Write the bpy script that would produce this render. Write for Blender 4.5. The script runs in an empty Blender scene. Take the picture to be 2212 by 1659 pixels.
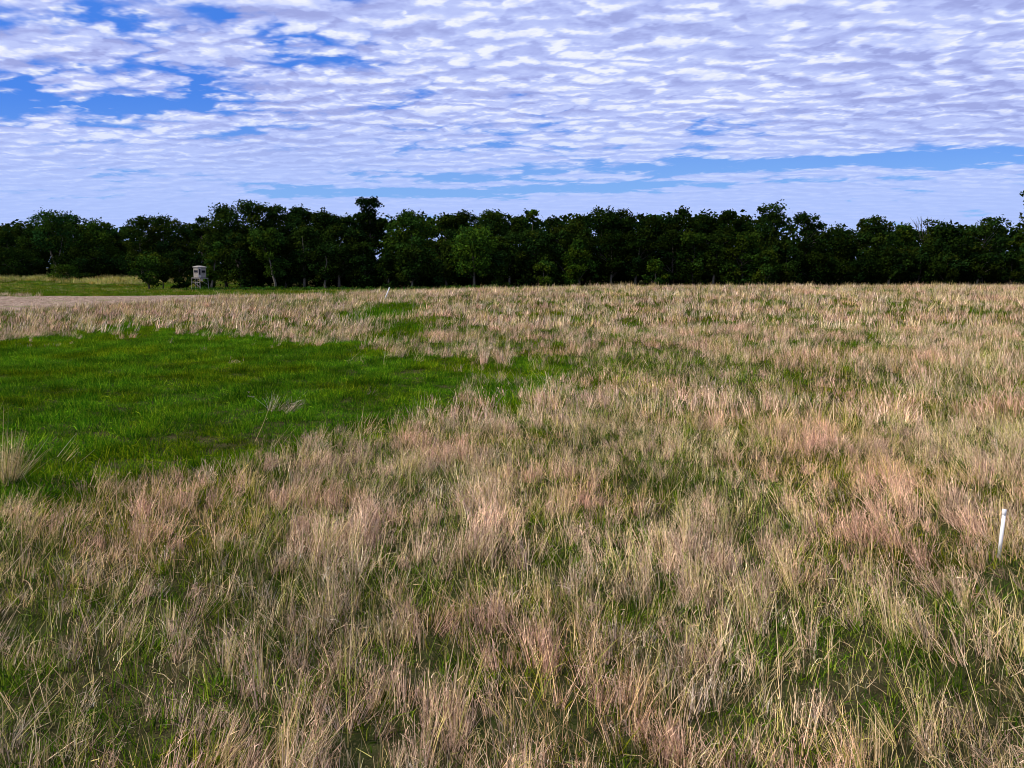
import bpy, math, random
import numpy as np
from mathutils import Vector, Euler, Matrix

R = math.radians
scene = bpy.context.scene
col = scene.collection
rng = np.random.default_rng(11)

# ------------------------------------------------------------------ camera
PITCH = R(8.6)
CAM_H = 4.0
FOCAL = 769.0 / 1024.0                     # focal length in picture widths
cam_d = bpy.data.cameras.new('camera')
cam_d.sensor_fit = 'HORIZONTAL'
cam_d.sensor_width = 36.0
cam_d.lens = 36.0 * FOCAL
cam_d.clip_start = 0.1
cam_d.clip_end = 12000
cam = bpy.data.objects.new('camera', cam_d)
col.objects.link(cam)
cam.location = (0, 0, CAM_H)
cam.rotation_euler = (math.pi / 2 - PITCH, 0, 0)
scene.camera = cam

# ------------------------------------------------------------------ sun
SUN_EL, SUN_AZ = R(44), R(-108)             # azimuth measured from +Y towards +X
sd = bpy.data.lights.new('sun', 'SUN')
sd.energy = 5.0
sd.angle = R(4)
sd.color = (1.0, 0.90, 0.74)
sun = bpy.data.objects.new('sun', sd)
col.objects.link(sun)
sdir = Vector((math.sin(SUN_AZ) * math.cos(SUN_EL), math.cos(SUN_AZ) * math.cos(SUN_EL), math.sin(SUN_EL)))
sun.rotation_euler = (-sdir).to_track_quat('-Z', 'Y').to_euler()

# ------------------------------------------------------------------ view
vs = scene.view_settings
vs.view_transform = 'Standard'
vs.look = 'None'
vs.exposure = 0.0
vs.gamma = 1.0
vs.use_curve_mapping = False
scene.cycles.pixel_filter_type = 'BLACKMAN_HARRIS'
scene.cycles.filter_width = 1.0
scene.cycles.max_bounces = 4
scene.cycles.diffuse_bounces = 2
scene.cycles.transmission_bounces = 2
scene.cycles.glossy_bounces = 2

# ------------------------------------------------------------------ node helper
class NT:
    def __init__(s, tree):
        s.t = tree
    def n(s, typ, **kw):
        nd = s.t.nodes.new(typ)
        for k, v in kw.items():
            setattr(nd, k, v)
        return nd
    def put(s, sock, v):
        if v is None:
            return
        if hasattr(v, 'is_output') or isinstance(v, bpy.types.NodeSocket):
            s.t.links.new(v, sock)
        else:
            sock.default_value = v
    def m(s, op, a, b=None, c=None, clamp=False):
        nd = s.n('ShaderNodeMath', operation=op, use_clamp=clamp)
        s.put(nd.inputs[0], a); s.put(nd.inputs[1], b); s.put(nd.inputs[2], c)
        return nd.outputs[0]
    def xyz(s, x, y, z):
        nd = s.n('ShaderNodeCombineXYZ')
        s.put(nd.inputs[0], x); s.put(nd.inputs[1], y); s.put(nd.inputs[2], z)
        return nd.outputs[0]
    def noise(s, vec, scale, detail=2.0, rough=0.5, dist=0.0):
        nd = s.n('ShaderNodeTexNoise')
        if vec is not None:
            s.put(nd.inputs['Vector'], vec)
        nd.inputs['Scale'].default_value = scale
        nd.inputs['Detail'].default_value = detail
        nd.inputs['Roughness'].default_value = rough
        nd.inputs['Distortion'].default_value = dist
        return nd.outputs[0]
    def ss(s, v, lo, hi, a=0.0, b=1.0):
        nd = s.n('ShaderNodeMapRange', interpolation_type='SMOOTHSTEP')
        s.put(nd.inputs[0], v)
        nd.inputs[1].default_value = lo; nd.inputs[2].default_value = hi
        nd.inputs[3].default_value = a; nd.inputs[4].default_value = b
        return nd.outputs[0]
    def mix(s, f, a, b, mode='MIX'):
        nd = s.n('ShaderNodeMix', data_type='RGBA', blend_type=mode)
        s.put(nd.inputs[0], f); s.put(nd.inputs[6], a); s.put(nd.inputs[7], b)
        return nd.outputs[2]

def rgb(r, g, b):
    return (r, g, b, 1.0)

# ------------------------------------------------------------------ world: sky with rows of altocumulus
world = bpy.data.worlds.new('World')
scene.world = world
world.use_nodes = True
world.cycles.sampling_method = 'MANUAL'
world.cycles.sample_map_resolution = 256
wt = world.node_tree
for nd in list(wt.nodes):
    wt.nodes.remove(nd)
W = NT(wt)
tc = W.n('ShaderNodeTexCoord')
sep = W.n('ShaderNodeSeparateXYZ')
wt.links.new(tc.outputs['Generated'], sep.inputs[0])
X, Y, Z = sep.outputs
zc = W.m('MAXIMUM', Z, 0.0)
zz = W.m('ADD', zc, 0.095)
u = W.m('DIVIDE', X, zz)
v = W.m('DIVIDE', Y, zz)
# bearing / elevation tangents (used only for the broad openings in the cloud deck)
ysafe = W.m('MAXIMUM', Y, 0.05)
p = W.m('DIVIDE', X, ysafe)
q = W.m('DIVIDE', zc, ysafe)
sky = W.n('ShaderNodeTexSky', sky_type='NISHITA')
sky.sun_disc = False
sky.sun_elevation = SUN_EL
sky.sun_rotation = SUN_AZ
sky.air_density = 1.0
sky.dust_density = 0.4
sky.ozone_density = 2.5
clear = W.mix(1.0, sky.outputs[0], rgb(0.42, 0.72, 1.22), 'MULTIPLY')
def blob(cp, cq, rp, rq, slope=0.0):
    a = W.m('DIVIDE', W.m('SUBTRACT', p, cp), rp)
    qq = W.m('SUBTRACT', W.m('SUBTRACT', q, cq), W.m('MULTIPLY', W.m('SUBTRACT', p, cp), slope))
    b = W.m('DIVIDE', qq, rq)
    d = W.m('ADD', W.m('MULTIPLY', a, a), W.m('MULTIPLY', b, b))
    return W.m('POWER', 2.718, W.m('MULTIPLY', d, -1.0))
open_ = W.m('MULTIPLY', blob(-0.58, 0.215, 0.30, 0.045, -0.05), 0.27)
for (a, b, c, d, sl, k) in ((-0.26, 0.190, 0.22, 0.03, -0.08, 0.12), (-0.38, 0.285, 0.34, 0.030, -0.06, 0.16),
                            (0.22, 0.124, 0.42, 0.010, 0.03, 0.33), (0.60, 0.144, 0.24, 0.014, 0.02, 0.32),
                            (0.06, 0.099, 0.36, 0.006, 0.03, 0.36), (-0.22, 0.150, 0.12, 0.010, 0.0, 0.08),
                            (0.40, 0.27, 0.45, 0.07, 0.0, -0.16), (0.27, 0.265, 0.16, 0.035, 0.0, -0.22), (0.12, 0.285, 0.13, 0.04, 0.0, -0.22),
                            (-0.25, 0.096, 0.24, 0.007, 0.0, 0.24), (0.0, 0.078, 0.5, 0.006, 0.0, -0.25)):
    open_ = W.m('ADD', open_, W.m('MULTIPLY', blob(a, b, c, d, sl), k))
uu = W.m('MULTIPLY', W.m('ADD', u, W.m('MULTIPLY', v, 0.16)), 0.84)
def tex2(vec, scale, detail, rough=0.55, dist=0.0):
    nz = W.n('ShaderNodeTexNoise', noise_dimensions='2D'); W.put(nz.inputs['Vector'], vec)
    nz.inputs['Scale'].default_value = scale; nz.inputs['Detail'].default_value = detail
    nz.inputs['Roughness'].default_value = rough; nz.inputs['Distortion'].default_value = dist
    return nz
# the puffs: rounded cells whose edges are frayed by a warp
pv = W.xyz(uu, v, 0.0)
wz = tex2(pv, 4.4, 4.0, 0.62)
def warp(vec):
    nv = W.n('ShaderNodeVectorMath', operation='MULTIPLY_ADD'); wt.links.new(wz.outputs['Color'], nv.inputs[0])
    nv.inputs[1].default_value = (0.42, 0.24, 0.0); W.put(nv.inputs[2], vec)
    return nv.outputs[0]
def puff(vec, scale):
    vo = W.n('ShaderNodeTexVoronoi', feature='SMOOTH_F1', voronoi_dimensions='2D'); vo.inputs['Smoothness'].default_value = 0.35
    wt.links.new(vec, vo.inputs['Vector']); vo.inputs['Scale'].default_value = scale
    return W.m('SUBTRACT', 0.75, vo.outputs['Distance'])
w1 = warp(pv)
w2 = warp(W.xyz(uu, W.m('ADD', v, 0.040), 0.0))
wl = warp(W.xyz(W.m('MULTIPLY', uu, 0.5), v, 0.0))
pA = puff(w1, 8.2)
pB = puff(w2, 8.2)
pL = puff(wl, 3.6)
fine = tex2(pv, 11.0, 3.0, 0.6).outputs[0]
mid = tex2(pv, 2.6, 4.0, 0.58).outputs[0]
big = tex2(pv, 0.62, 2.0, 0.5).outputs[0]
body = W.m('ADD', W.m('MULTIPLY', mid, 0.75), W.m('ADD', W.m('MULTIPLY', pA, 0.26), W.m('MULTIPLY', pL, 0.32)))
cov = W.m('SUBTRACT', W.m('ADD', body, W.m('MULTIPLY', W.m('SUBTRACT', big, 0.5), 0.25)), open_)
cmask = W.ss(cov, 0.24, 0.46)
lit = W.m('ADD', W.m('MULTIPLY', W.m('SUBTRACT', pA, pB), 2.5), W.m('MULTIPLY', W.m('SUBTRACT', pA, 0.42), 0.75))
lit = W.m('ADD', lit, W.m('MULTIPLY', W.m('SUBTRACT', fine, 0.5), 0.8))
lit = W.m('ADD', lit, W.m('MULTIPLY', W.m('SUBTRACT', mid, 0.5), 1.1))
lit = W.m('ADD', W.m('ADD', W.m('MULTIPLY', lit, 0.50), 0.47), W.m('MULTIPLY', W.m('SUBTRACT', big, 0.5), -0.6), clamp=True)
ramp = W.n('ShaderNodeValToRGB')
wt.links.new(lit, ramp.inputs[0])
el = ramp.color_ramp.elements
el[0].position = 0.0; el[0].color = rgb(0.36, 0.41, 0.77)
el[1].position = 1.0; el[1].color = rgb(0.90, 0.93, 1.0)
e = el.new(0.28); e.color = rgb(0.46, 0.53, 0.92)
e = el.new(0.62); e.color = rgb(0.56, 0.64, 1.0)
# far clouds lose contrast in the air towards the horizon
far = W.ss(q, 0.07, 0.22, 0.90, 0.0)
ccol = W.mix(far, ramp.outputs[0], rgb(0.44, 0.57, 1.0))
SKY_K = 0.10
skyc = W.mix(1.0, clear, rgb(SKY_K, SKY_K, SKY_K), 'MULTIPLY')
deep = W.ss(q, 0.06, 0.24)
skyc = W.mix(0.75, skyc, W.mix(deep, rgb(0.27, 0.50, 0.97), rgb(0.060, 0.235, 0.88)))
vis = W.mix(W.m('MULTIPLY', cmask, 0.97), skyc, ccol)
up = W.n('ShaderNodeBackground')
wt.links.new(vis, up.inputs[0])
up.inputs[1].default_value = 1.0
out = W.n('ShaderNodeOutputWorld')
wt.links.new(up.outputs[0], out.inputs[0])

# ------------------------------------------------------------------ numpy value noise
def _hash(ix, iy, seed):
    h = (ix.astype(np.int64) * 374761393 + iy.astype(np.int64) * 668265263 + seed * 974634777) & 0xffffffff
    h = ((h ^ (h >> 13)) * 1274126177) & 0xffffffff
    return ((h ^ (h >> 16)) & 0xffff) / 65535.0
def vnoise(x, y, seed=0):
    ix = np.floor(x); iy = np.floor(y)
    fx = x - ix; fy = y - iy
    fx = fx * fx * (3 - 2 * fx); fy = fy * fy * (3 - 2 * fy)
    a = _hash(ix, iy, seed); b = _hash(ix + 1, iy, seed)
    c = _hash(ix, iy + 1, seed); d = _hash(ix + 1, iy + 1, seed)
    return (a * (1 - fx) + b * fx) * (1 - fy) + (c * (1 - fx) + d * fx) * fy
def fbm(x, y, scale, octv=3, seed=0):
    x = np.asarray(x, float) / scale; y = np.asarray(y, float) / scale
    s = 0; a = 1.0; t = 0
    for o in range(octv):
        s = s + a * vnoise(x, y, seed + o * 17); t += a
        x = x * 2.03 + 11.3; y = y * 2.03 + 5.7; a *= 0.5
    return s / t
def sstep(a, b, x):
    t = np.clip((np.asarray(x, float) - a) / (b - a), 0, 1)
    return t * t * (3 - 2 * t)

# ------------------------------------------------------------------ terrain
def terrain(x, y):
    x = np.asarray(x, float); y = np.asarray(y, float)
    z = 0.95 * sstep(-32, 22, x) * sstep(45, 112, y) * (1 - 0.55 * sstep(118, 150, y))
    z = z + 1.7 * sstep(-20, -62, x) * sstep(146, 186, y)
    z = z - 0.25 * sstep(-4, -18, x) * sstep(20, 34, y) * sstep(70, 48, y)
    z = z + (fbm(x, y, 9.0, 2, 3) - 0.5) * 0.22 * sstep(4, 12, np.abs(y) + np.abs(x) * 0.2)
    return z

def ray(px, py, z=0.0):
    """where the line of sight through (px, py) of a 2212 px wide view meets height z; gives x, y on the land"""
    xc = (px - 1106) / 1661.0; yc = (829.5 - py) / 1661.0
    dx = xc; dy = math.cos(PITCH) + yc * math.sin(PITCH); dz = -math.sin(PITCH) + yc * math.cos(PITCH)
    t = (CAM_H - z) / (-dz)
    return dx * t, dy * t
def at_depth(px, py, Y0):
    xc = (px - 1106) / 1661.0; yc = (829.5 - py) / 1661.0
    dx = xc; dy = math.cos(PITCH) + yc * math.sin(PITCH); dz = -math.sin(PITCH) + yc * math.cos(PITCH)
    t = Y0 / dy
    return dx * t, CAM_H + dz * t

# ------------------------------------------------------------------ mesh helpers
def mesh_from(name, verts, faces, mat=None, cols=None, smooth=False):
    me = bpy.data.meshes.new(name)
    verts = np.asarray(verts, dtype=np.float32); 
    if isinstance(faces, np.ndarray):
        nf, k = faces.shape
        me.vertices.add(len(verts)); me.vertices.foreach_set('co', verts.ravel())
        me.loops.add(nf * k); me.loops.foreach_set('vertex_index', faces.astype(np.int32).ravel())
        me.polygons.add(nf)
        me.polygons.foreach_set('loop_start', np.arange(0, nf * k, k, dtype=np.int32))
        me.update(calc_edges=True)
    else:
        me.from_pydata(verts.tolist(), [], faces)
    if cols is not None:
        a = me.attributes.new('tint', 'FLOAT_COLOR', 'POINT')
        c = np.ones((len(verts), 4), dtype=np.float32); c[:, :3] = cols
        a.data.foreach_set('color', c.ravel())
    if mat:
        me.materials.append(mat)
    if smooth:
        me.shade_smooth()
    return me
def link(name, me, parent=None, loc=(0, 0, 0), rot=(0, 0, 0)):
    o = bpy.data.objects.new(name, me)
    col.objects.link(o)
    o.location = loc; o.rotation_euler = rot
    if parent: o.parent = parent
    return o
def tag(o, label=None, cat=None, group=None, kind=None):
    if label: o['label'] = label
    if cat: o['category'] = cat
    if group: o['group'] = group
    if kind: o['kind'] = kind
    return o

class MB:
    def __init__(s): s.v = []; s.f = []
    def box(s, c, size, M=None):
        n = len(s.v); cx, cy, cz = c; sx, sy, sz = [k / 2 for k in size]
        for dz in (-sz, sz):
            for dx, dy in ((-sx, -sy), (sx, -sy), (sx, sy), (-sx, sy)):
                q_ = Vector((cx + dx, cy + dy, cz + dz))
                if M is not None: q_ = M @ q_
                s.v.append(tuple(q_))
        s.f += [tuple(n + k for k in f) for f in ((3, 2, 1, 0), (4, 5, 6, 7), (0, 1, 5, 4), (1, 2, 6, 5), (2, 3, 7, 6), (3, 0, 4, 7))]
        return s
    def tube(s, pts, rad, seg=8, cap=True):
        pts = [Vector(a) for a in pts]
        if not hasattr(rad, '__len__'): rad = [rad] * len(pts)
        n0 = len(s.v)
        for i, a in enumerate(pts):
            d = (pts[min(i + 1, len(pts) - 1)] - pts[max(i - 1, 0)]).normalized()
            ref = Vector((0, 0, 1)) if abs(d.z) < 0.9 else Vector((1, 0, 0))
            e1 = d.cross(ref).normalized(); e2 = d.cross(e1).normalized()
            for k in range(seg):
                t = 2 * math.pi * k / seg
                s.v.append(tuple(a + (e1 * math.cos(t) + e2 * math.sin(t)) * rad[i]))
        for i in range(len(pts) - 1):
            for k in range(seg):
                a = n0 + i * seg + k; b = n0 + i * seg + (k + 1) % seg
                s.f.append((a, b, b + seg, a + seg))
        if cap:
            s.f.append(tuple(n0 + k for k in range(seg))[::-1])
            s.f.append(tuple(n0 + (len(pts) - 1) * seg + k for k in range(seg)))
        return s
    def build(s, name, mat, parent=None, smooth=False, **kw):
        me = mesh_from(name, s.v, s.f, mat, smooth=smooth)
        return link(name, me, parent, **kw)

# ------------------------------------------------------------------ materials
def base_mat(name):
    m = bpy.data.materials.new(name); m.use_nodes = True
    t = m.node_tree
    for nd in list(t.nodes): t.nodes.remove(nd)
    N = NT(t); o = N.n('ShaderNodeOutputMaterial')
    return m, N, o
def blade_mat(name, tr=0.3, low=0.72, high=1.25, tint2=None, per=0.4, t0=.45):
    m, N, o = base_mat(name)
    at = N.n('ShaderNodeAttribute', attribute_name='tint')
    geo = N.n('ShaderNodeNewGeometry')
    n1 = N.noise(geo.outputs['Position'], 0.55, 2.0)
    n2 = N.noise(geo.outputs['Position'], 0.06, 2.0)
    k = N.m('ADD', N.ss(n1, 0.3, 0.7, low, high), N.ss(n2, 0.3, 0.7, -0.12, 0.12))
    oi = N.n('ShaderNodeObjectInfo')
    k = N.m('MULTIPLY', k, N.m('ADD', N.m('MULTIPLY', oi.outputs['Random'], per), 1.0 - per / 2))
    kk = N.n('ShaderNodeCombineColor')
    for i in range(3): N.put(kk.inputs[i], k)
    c = N.mix(1.0, at.outputs['Color'], kk.outputs[0], 'MULTIPLY')
    if tint2:
        c = N.mix(N.ss(N.noise(geo.outputs['Position'], 0.22, 3.0), 0.45, 0.62), c, N.mix(1.0, c, tint2, 'MULTIPLY'))
    d = N.n('ShaderNodeBsdfDiffuse'); tl = N.n('ShaderNodeBsdfTranslucent')
    N.put(d.inputs[0], c); N.put(tl.inputs[0], c)
    mx = N.n('ShaderNodeMixShader'); mx.inputs[0].default_value = tr
    N.t.links.new(d.outputs[0], mx.inputs[1]); N.t.links.new(tl.outputs[0], mx.inputs[2])
    N.t.links.new(mx.outputs[0], o.inputs[0])
    return m
M_STRAW = blade_mat('dry_grass', 0.12, 0.84, 1.16, rgb(1.07, 0.93, 0.93), per=0.7)
M_GREEN = blade_mat('green_grass', 0.30, 0.6, 1.35, rgb(1.4, 1.0, 0.7), per=0.6)
def leaf_mat():
    m, N, o = base_mat('leaf')
    at = N.n('ShaderNodeAttribute', attribute_name='tint')
    oi = N.n('ShaderNodeObjectInfo')
    c = N.mix(1.0, at.outputs['Color'], oi.outputs['Color'], 'MULTIPLY')
    d = N.n('ShaderNodeBsdfDiffuse'); tl = N.n('ShaderNodeBsdfTranslucent')
    N.put(d.inputs[0], c); N.put(tl.inputs[0], c)
    mx = N.n('ShaderNodeMixShader'); mx.inputs[0].default_value = 0.22
    N.t.links.new(d.outputs[0], mx.inputs[1]); N.t.links.new(tl.outputs[0], mx.inputs[2])
    N.t.links.new(mx.outputs[0], o.inputs[0])
    return m
M_LEAF = leaf_mat()
def noisy(name, c1, c2, scale, rough=0.8, bump=0.0, spec=0.3):
    m, N, o = base_mat(name)
    tcn = N.n('ShaderNodeTexCoord')
    n = N.noise(tcn.outputs['Object'], scale, 5.0, 0.6)
    c = N.mix(N.ss(n, 0.35, 0.65), rgb(*c1), rgb(*c2))
    b = N.n('ShaderNodeBsdfPrincipled')
    N.put(b.inputs['Base Color'], c); b.inputs['Roughness'].default_value = rough
    b.inputs['Specular IOR Level'].default_value = spec
    if bump:
        bp = N.n('ShaderNodeBump'); bp.inputs['Strength'].default_value = bump; bp.inputs['Distance'].default_value = 0.02
        N.put(bp.inputs['Height'], n); N.t.links.new(bp.outputs[0], b.inputs['Normal'])
    N.t.links.new(b.outputs[0], o.inputs[0])
    return m
M_BARK = noisy('bark', (0.035, 0.030, 0.024), (0.07, 0.06, 0.048), 3.0, 0.9, 0.5)
M_BARKPALE = noisy('pale_bark', (0.09, 0.08, 0.062), (0.17, 0.15, 0.12), 3.0, 0.9, 0.5)
M_PVC = noisy('white_plastic', (0.80, 0.81, 0.83), (0.66, 0.67, 0.68), 2.0, 0.35, 0.0, 0.5)
M_FIBRE = noisy('grey_beige_panel', (0.23, 0.21, 0.18), (0.30, 0.275, 0.235), 2.5, 0.6)
M_TRIM = noisy('pale_trim', (0.36, 0.335, 0.32), (0.44, 0.41, 0.39), 2.5, 0.6)
M_ROOF = noisy('weathered_roof', (0.22, 0.205, 0.18), (0.30, 0.28, 0.25), 3.0, 0.7)
M_STEEL = noisy('galvanised_steel', (0.20, 0.19, 0.18), (0.34, 0.32, 0.30), 4.0, 0.5)
M_DARKWOOD = noisy('dark_timber', (0.045, 0.038, 0.03), (0.09, 0.075, 0.06), 3.0, 0.9)
M_PINK = noisy('pale_pink_box', (0.52, 0.40, 0.36), (0.60, 0.48, 0.44), 3.0, 0.6)
def glass():
    m, N, o = base_mat('dark_window')
    b = N.n('ShaderNodeBsdfPrincipled')
    b.inputs['Base Color'].default_value = rgb(0.012, 0.012, 0.015); b.inputs['Roughness'].default_value = 0.12
    b.inputs['Specular IOR Level'].default_value = 0.25
    N.t.links.new(b.outputs[0], o.inputs[0]); return m
M_GLASS = glass()
def ground_mat():
    m, N, o = base_mat('soil_and_moss')
    geo = N.n('ShaderNodeNewGeometry'); P = geo.outputs['Position']
    n1 = N.noise(P, 0.35, 4.0, 0.6); n2 = N.noise(P, 3.5, 4.0, 0.65)
    g = N.mix(N.ss(n2, 0.35, 0.65), rgb(0.010, 0.020, 0.004), rgb(0.025, 0.045, 0.006))
    s = N.mix(N.ss(n2, 0.3, 0.7), rgb(0.03, 0.025, 0.012), rgb(0.06, 0.05, 0.025))
    c = N.mix(N.ss(n1, 0.35, 0.65, 0.3, 0.85), g, s)
    n3 = N.noise(P, 34.0, 4.0, 0.8)
    c = N.mix(N.ss(n3, 0.56, 0.66, 0, 0.8), c, rgb(0.16, 0.125, 0.06))
    b = N.n('ShaderNodeBsdfPrincipled'); N.put(b.inputs['Base Color'], c); b.inputs['Roughness'].default_value = 1.0
    b.inputs['Specular IOR Level'].default_value = 0.0
    N.t.links.new(b.outputs[0], o.inputs[0]); return m
M_GROUND = ground_mat()
def plough_mat():
    m, N, o = base_mat('stubble_soil')
    geo = N.n('ShaderNodeNewGeometry'); P = geo.outputs['Position']
    n2 = N.noise(P, 1.6, 5.0, 0.7); n1 = N.noise(P, 0.25, 3.0)
    c = N.mix(N.ss(n2, 0.38, 0.6), rgb(0.11, 0.075, 0.055), rgb(0.34, 0.26, 0.20))
    c = N.mix(N.ss(n1, 0.55, 0.7, 0, 0.6), c, rgb(0.12, 0.15, 0.05))
    b = N.n('ShaderNodeBsdfPrincipled'); N.put(b.inputs['Base Color'], c); b.inputs['Roughness'].default_value = 1.0
    b.inputs['Specular IOR Level'].default_value = 0.0
    N.t.links.new(b.outputs[0], o.inputs[0]); return m
M_PLOUGH = plough_mat()

# ------------------------------------------------------------------ ground sheet
def grid_mesh(name, xs, ys, mat, zoff=0.0):
    XX, YY = np.meshgrid(xs, ys)
    ZZ = terrain(XX, YY) + zoff
    V = np.stack([XX.ravel(), YY.ravel(), ZZ.ravel()], 1)
    nx = len(xs); ny = len(ys)
    i = np.arange(nx - 1)[None, :] + nx * np.arange(ny - 1)[:, None]
    F = np.stack([i, i + 1, i + 1 + nx, i + nx], -1).reshape(-1, 4)
    return mesh_from(name, V, F, mat, smooth=True)
xs = np.concatenate([np.array([-4000, -1500, -600, -300]), np.arange(-200, 201, 2.5), np.array([300, 600, 1500, 4000])])
ys = np.concatenate([np.array([-4000, -1000, -300, -60, -20]), np.arange(0, 241, 2.5), np.array([300, 500, 1200, 5000])])
tag(link('ground', grid_mesh('ground', xs, ys, M_GROUND)), kind='structure')

def poly_pts(seq):
    return np.array([ray(px, py, z) for px, py, z in seq])
def inside(poly, x, y):
    x = np.asarray(x, float); y = np.asarray(y, float)
    r = np.zeros(x.shape, bool); n = len(poly); j = n - 1
    for i in range(n):
        xi, yi = poly[i]; xj, yj = poly[j]
        c = ((yi > y) != (yj > y)) & (x < (xj - xi) * (y - yi) / (yj - yi + 1e-12) + xi)
        r ^= c; j = i
    return r
Z6 = 0.45
PLOT = poly_pts([(-260, 738, -.2), (0, 734, -.2), (150, 729, -.2), (215, 712, -.2), (262, 700, -.2), (330, 701, -.2), (385, 722, -.2),
                 (470, 716, -.2), (560, 726, -.2), (640, 746, -.2), (760, 743, -.2), (850, 768, 0), (960, 772, 0), (1040, 786, 0),
                 (1130, 783, 0), (1215, 772, 0), (1235, 795, Z6), (1180, 812, Z6), (1075, 850, Z6), (960, 862, Z6), (880, 908, Z6), (800, 930, Z6),
                 (650, 938, Z6), (500, 965, Z6), (380, 985, Z6), (230, 1010, Z6), (130, 1050, Z6), (20, 1085, Z6), (-150, 1100, Z6), (-330, 1060, Z6), (-400, 900, Z6)])
PLOUGH = poly_pts([(-700, 644, 0), (0, 642, 0), (300, 640, 0), (480, 639, 0), (400, 644, .45), (200, 652, .45), (0, 663, .45), (-300, 673, .45), (-700, 688, .45)])
# ploughed strip: its own sheet just above the ground
pg_x = np.arange(PLOUGH[:, 0].min(), PLOUGH[:, 0].max(), 1.25); pg_y = np.arange(PLOUGH[:, 1].min(), PLOUGH[:, 1].max(), 1.25)
XX, YY = np.meshgrid(pg_x, pg_y)
keep = inside(PLOUGH, XX + (fbm(XX, YY, 4, 2, 5) - .5) * 5, YY + (fbm(XX, YY, 4, 2, 6) - .5) * 5)
nx = len(pg_x)
V = np.stack([XX.ravel(), YY.ravel(), (terrain(XX, YY) + 0.05 + 0.05 * fbm(XX, YY, 1.3, 2, 9)).ravel()], 1)
ii = (np.arange(nx - 1)[None, :] + nx * np.arange(len(pg_y) - 1)[:, None])
ok = keep[:-1, :-1]
F = np.stack([ii, ii + 1, ii + 1 + nx, ii + nx], -1)[ok]
used = np.unique(F); remap = -np.ones(len(V), int); remap[used] = np.arange(len(used))
tag(link('ploughed_field', mesh_from('ploughed_field', V[used], remap[F], M_PLOUGH)), kind='structure')

# ------------------------------------------------------------------ grass prototypes
def ribbons(roots, dirs, lens, widths, bend, droop, cols, tipw=0.25, segs=3, rs=None):
    """many thin tapering blades: roots (n,3), dirs (n,3) unit; bend = sideways curl, droop = fall of the tip"""
    n = len(roots)
    side = np.cross(dirs, rs.normal(size=(n, 3))); side /= np.linalg.norm(side, axis=1)[:, None] + 1e-9
    V = np.zeros((n, segs + 1, 2, 3)); C = np.zeros((n, segs + 1, 2, 3))
    curl = rs.normal(size=(n, 3)) * bend[:, None]
    for s in range(segs + 1):
        t = s / segs
        p_ = roots + dirs * (lens * t)[:, None] + curl * (lens * t * t)[:, None]
        p_[:, 2] -= droop * lens * t ** 2.5
        w = widths * (1 - (1 - tipw) * t)
        V[:, s, 0] = p_ - side * w[:, None] / 2; V[:, s, 1] = p_ + side * w[:, None] / 2
        C[:, s, 0] = C[:, s, 1] = cols
    V = V.reshape(-1, 3); C = C.reshape(-1, 3)
    b = (np.arange(n) * (segs + 1) * 2)[:, None]
    F = np.concatenate([b + np.array([2 * s, 2 * s + 1, 2 * s + 3, 2 * s + 2]) for s in range(segs)], 1).reshape(-1, 4)
    return V, F, C
PAL = {
    'straw': [(0.60, 0.43, 0.235), (0.42, 0.29, 0.15), (0.82, 0.65, 0.40), (0.10, 0.065, 0.03), (0.44, 0.37, 0.13), (0.70, 0.53, 0.30)],
    'pink': [(0.64, 0.43, 0.30), (0.80, 0.58, 0.43), (0.34, 0.20, 0.13), (0.62, 0.45, 0.33), (0.12, 0.07, 0.04), (0.74, 0.54, 0.36)],
    'grey': [(0.62, 0.48, 0.35), (0.36, 0.27, 0.18), (0.84, 0.69, 0.53), (0.13, 0.09, 0.055), (0.66, 0.51, 0.32)],
    'olive': [(0.26, 0.29, 0.05), (0.40, 0.37, 0.11), (0.14, 0.20, 0.03), (0.56, 0.46, 0.22)],
    'lawn': [(0.062, 0.170, 0.004), (0.105, 0.230, 0.006), (0.022, 0.090, 0.003), (0.17, 0.28, 0.014), (0.036, 0.13, 0.005)],
    'under': [(0.060, 0.145, 0.005), (0.12, 0.21, 0.010), (0.018, 0.050, 0.003), (0.18, 0.24, 0.02), (0.030, 0.075, 0.005)],
}
def pick(pal, n, rs, jit=0.2):
    P = np.array(PAL[pal]); c = P[rs.integers(0, len(P), n)]
    return np.clip(c * (1 + rs.normal(size=(n, 1)) * jit), 0.005, 0.9)
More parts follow.
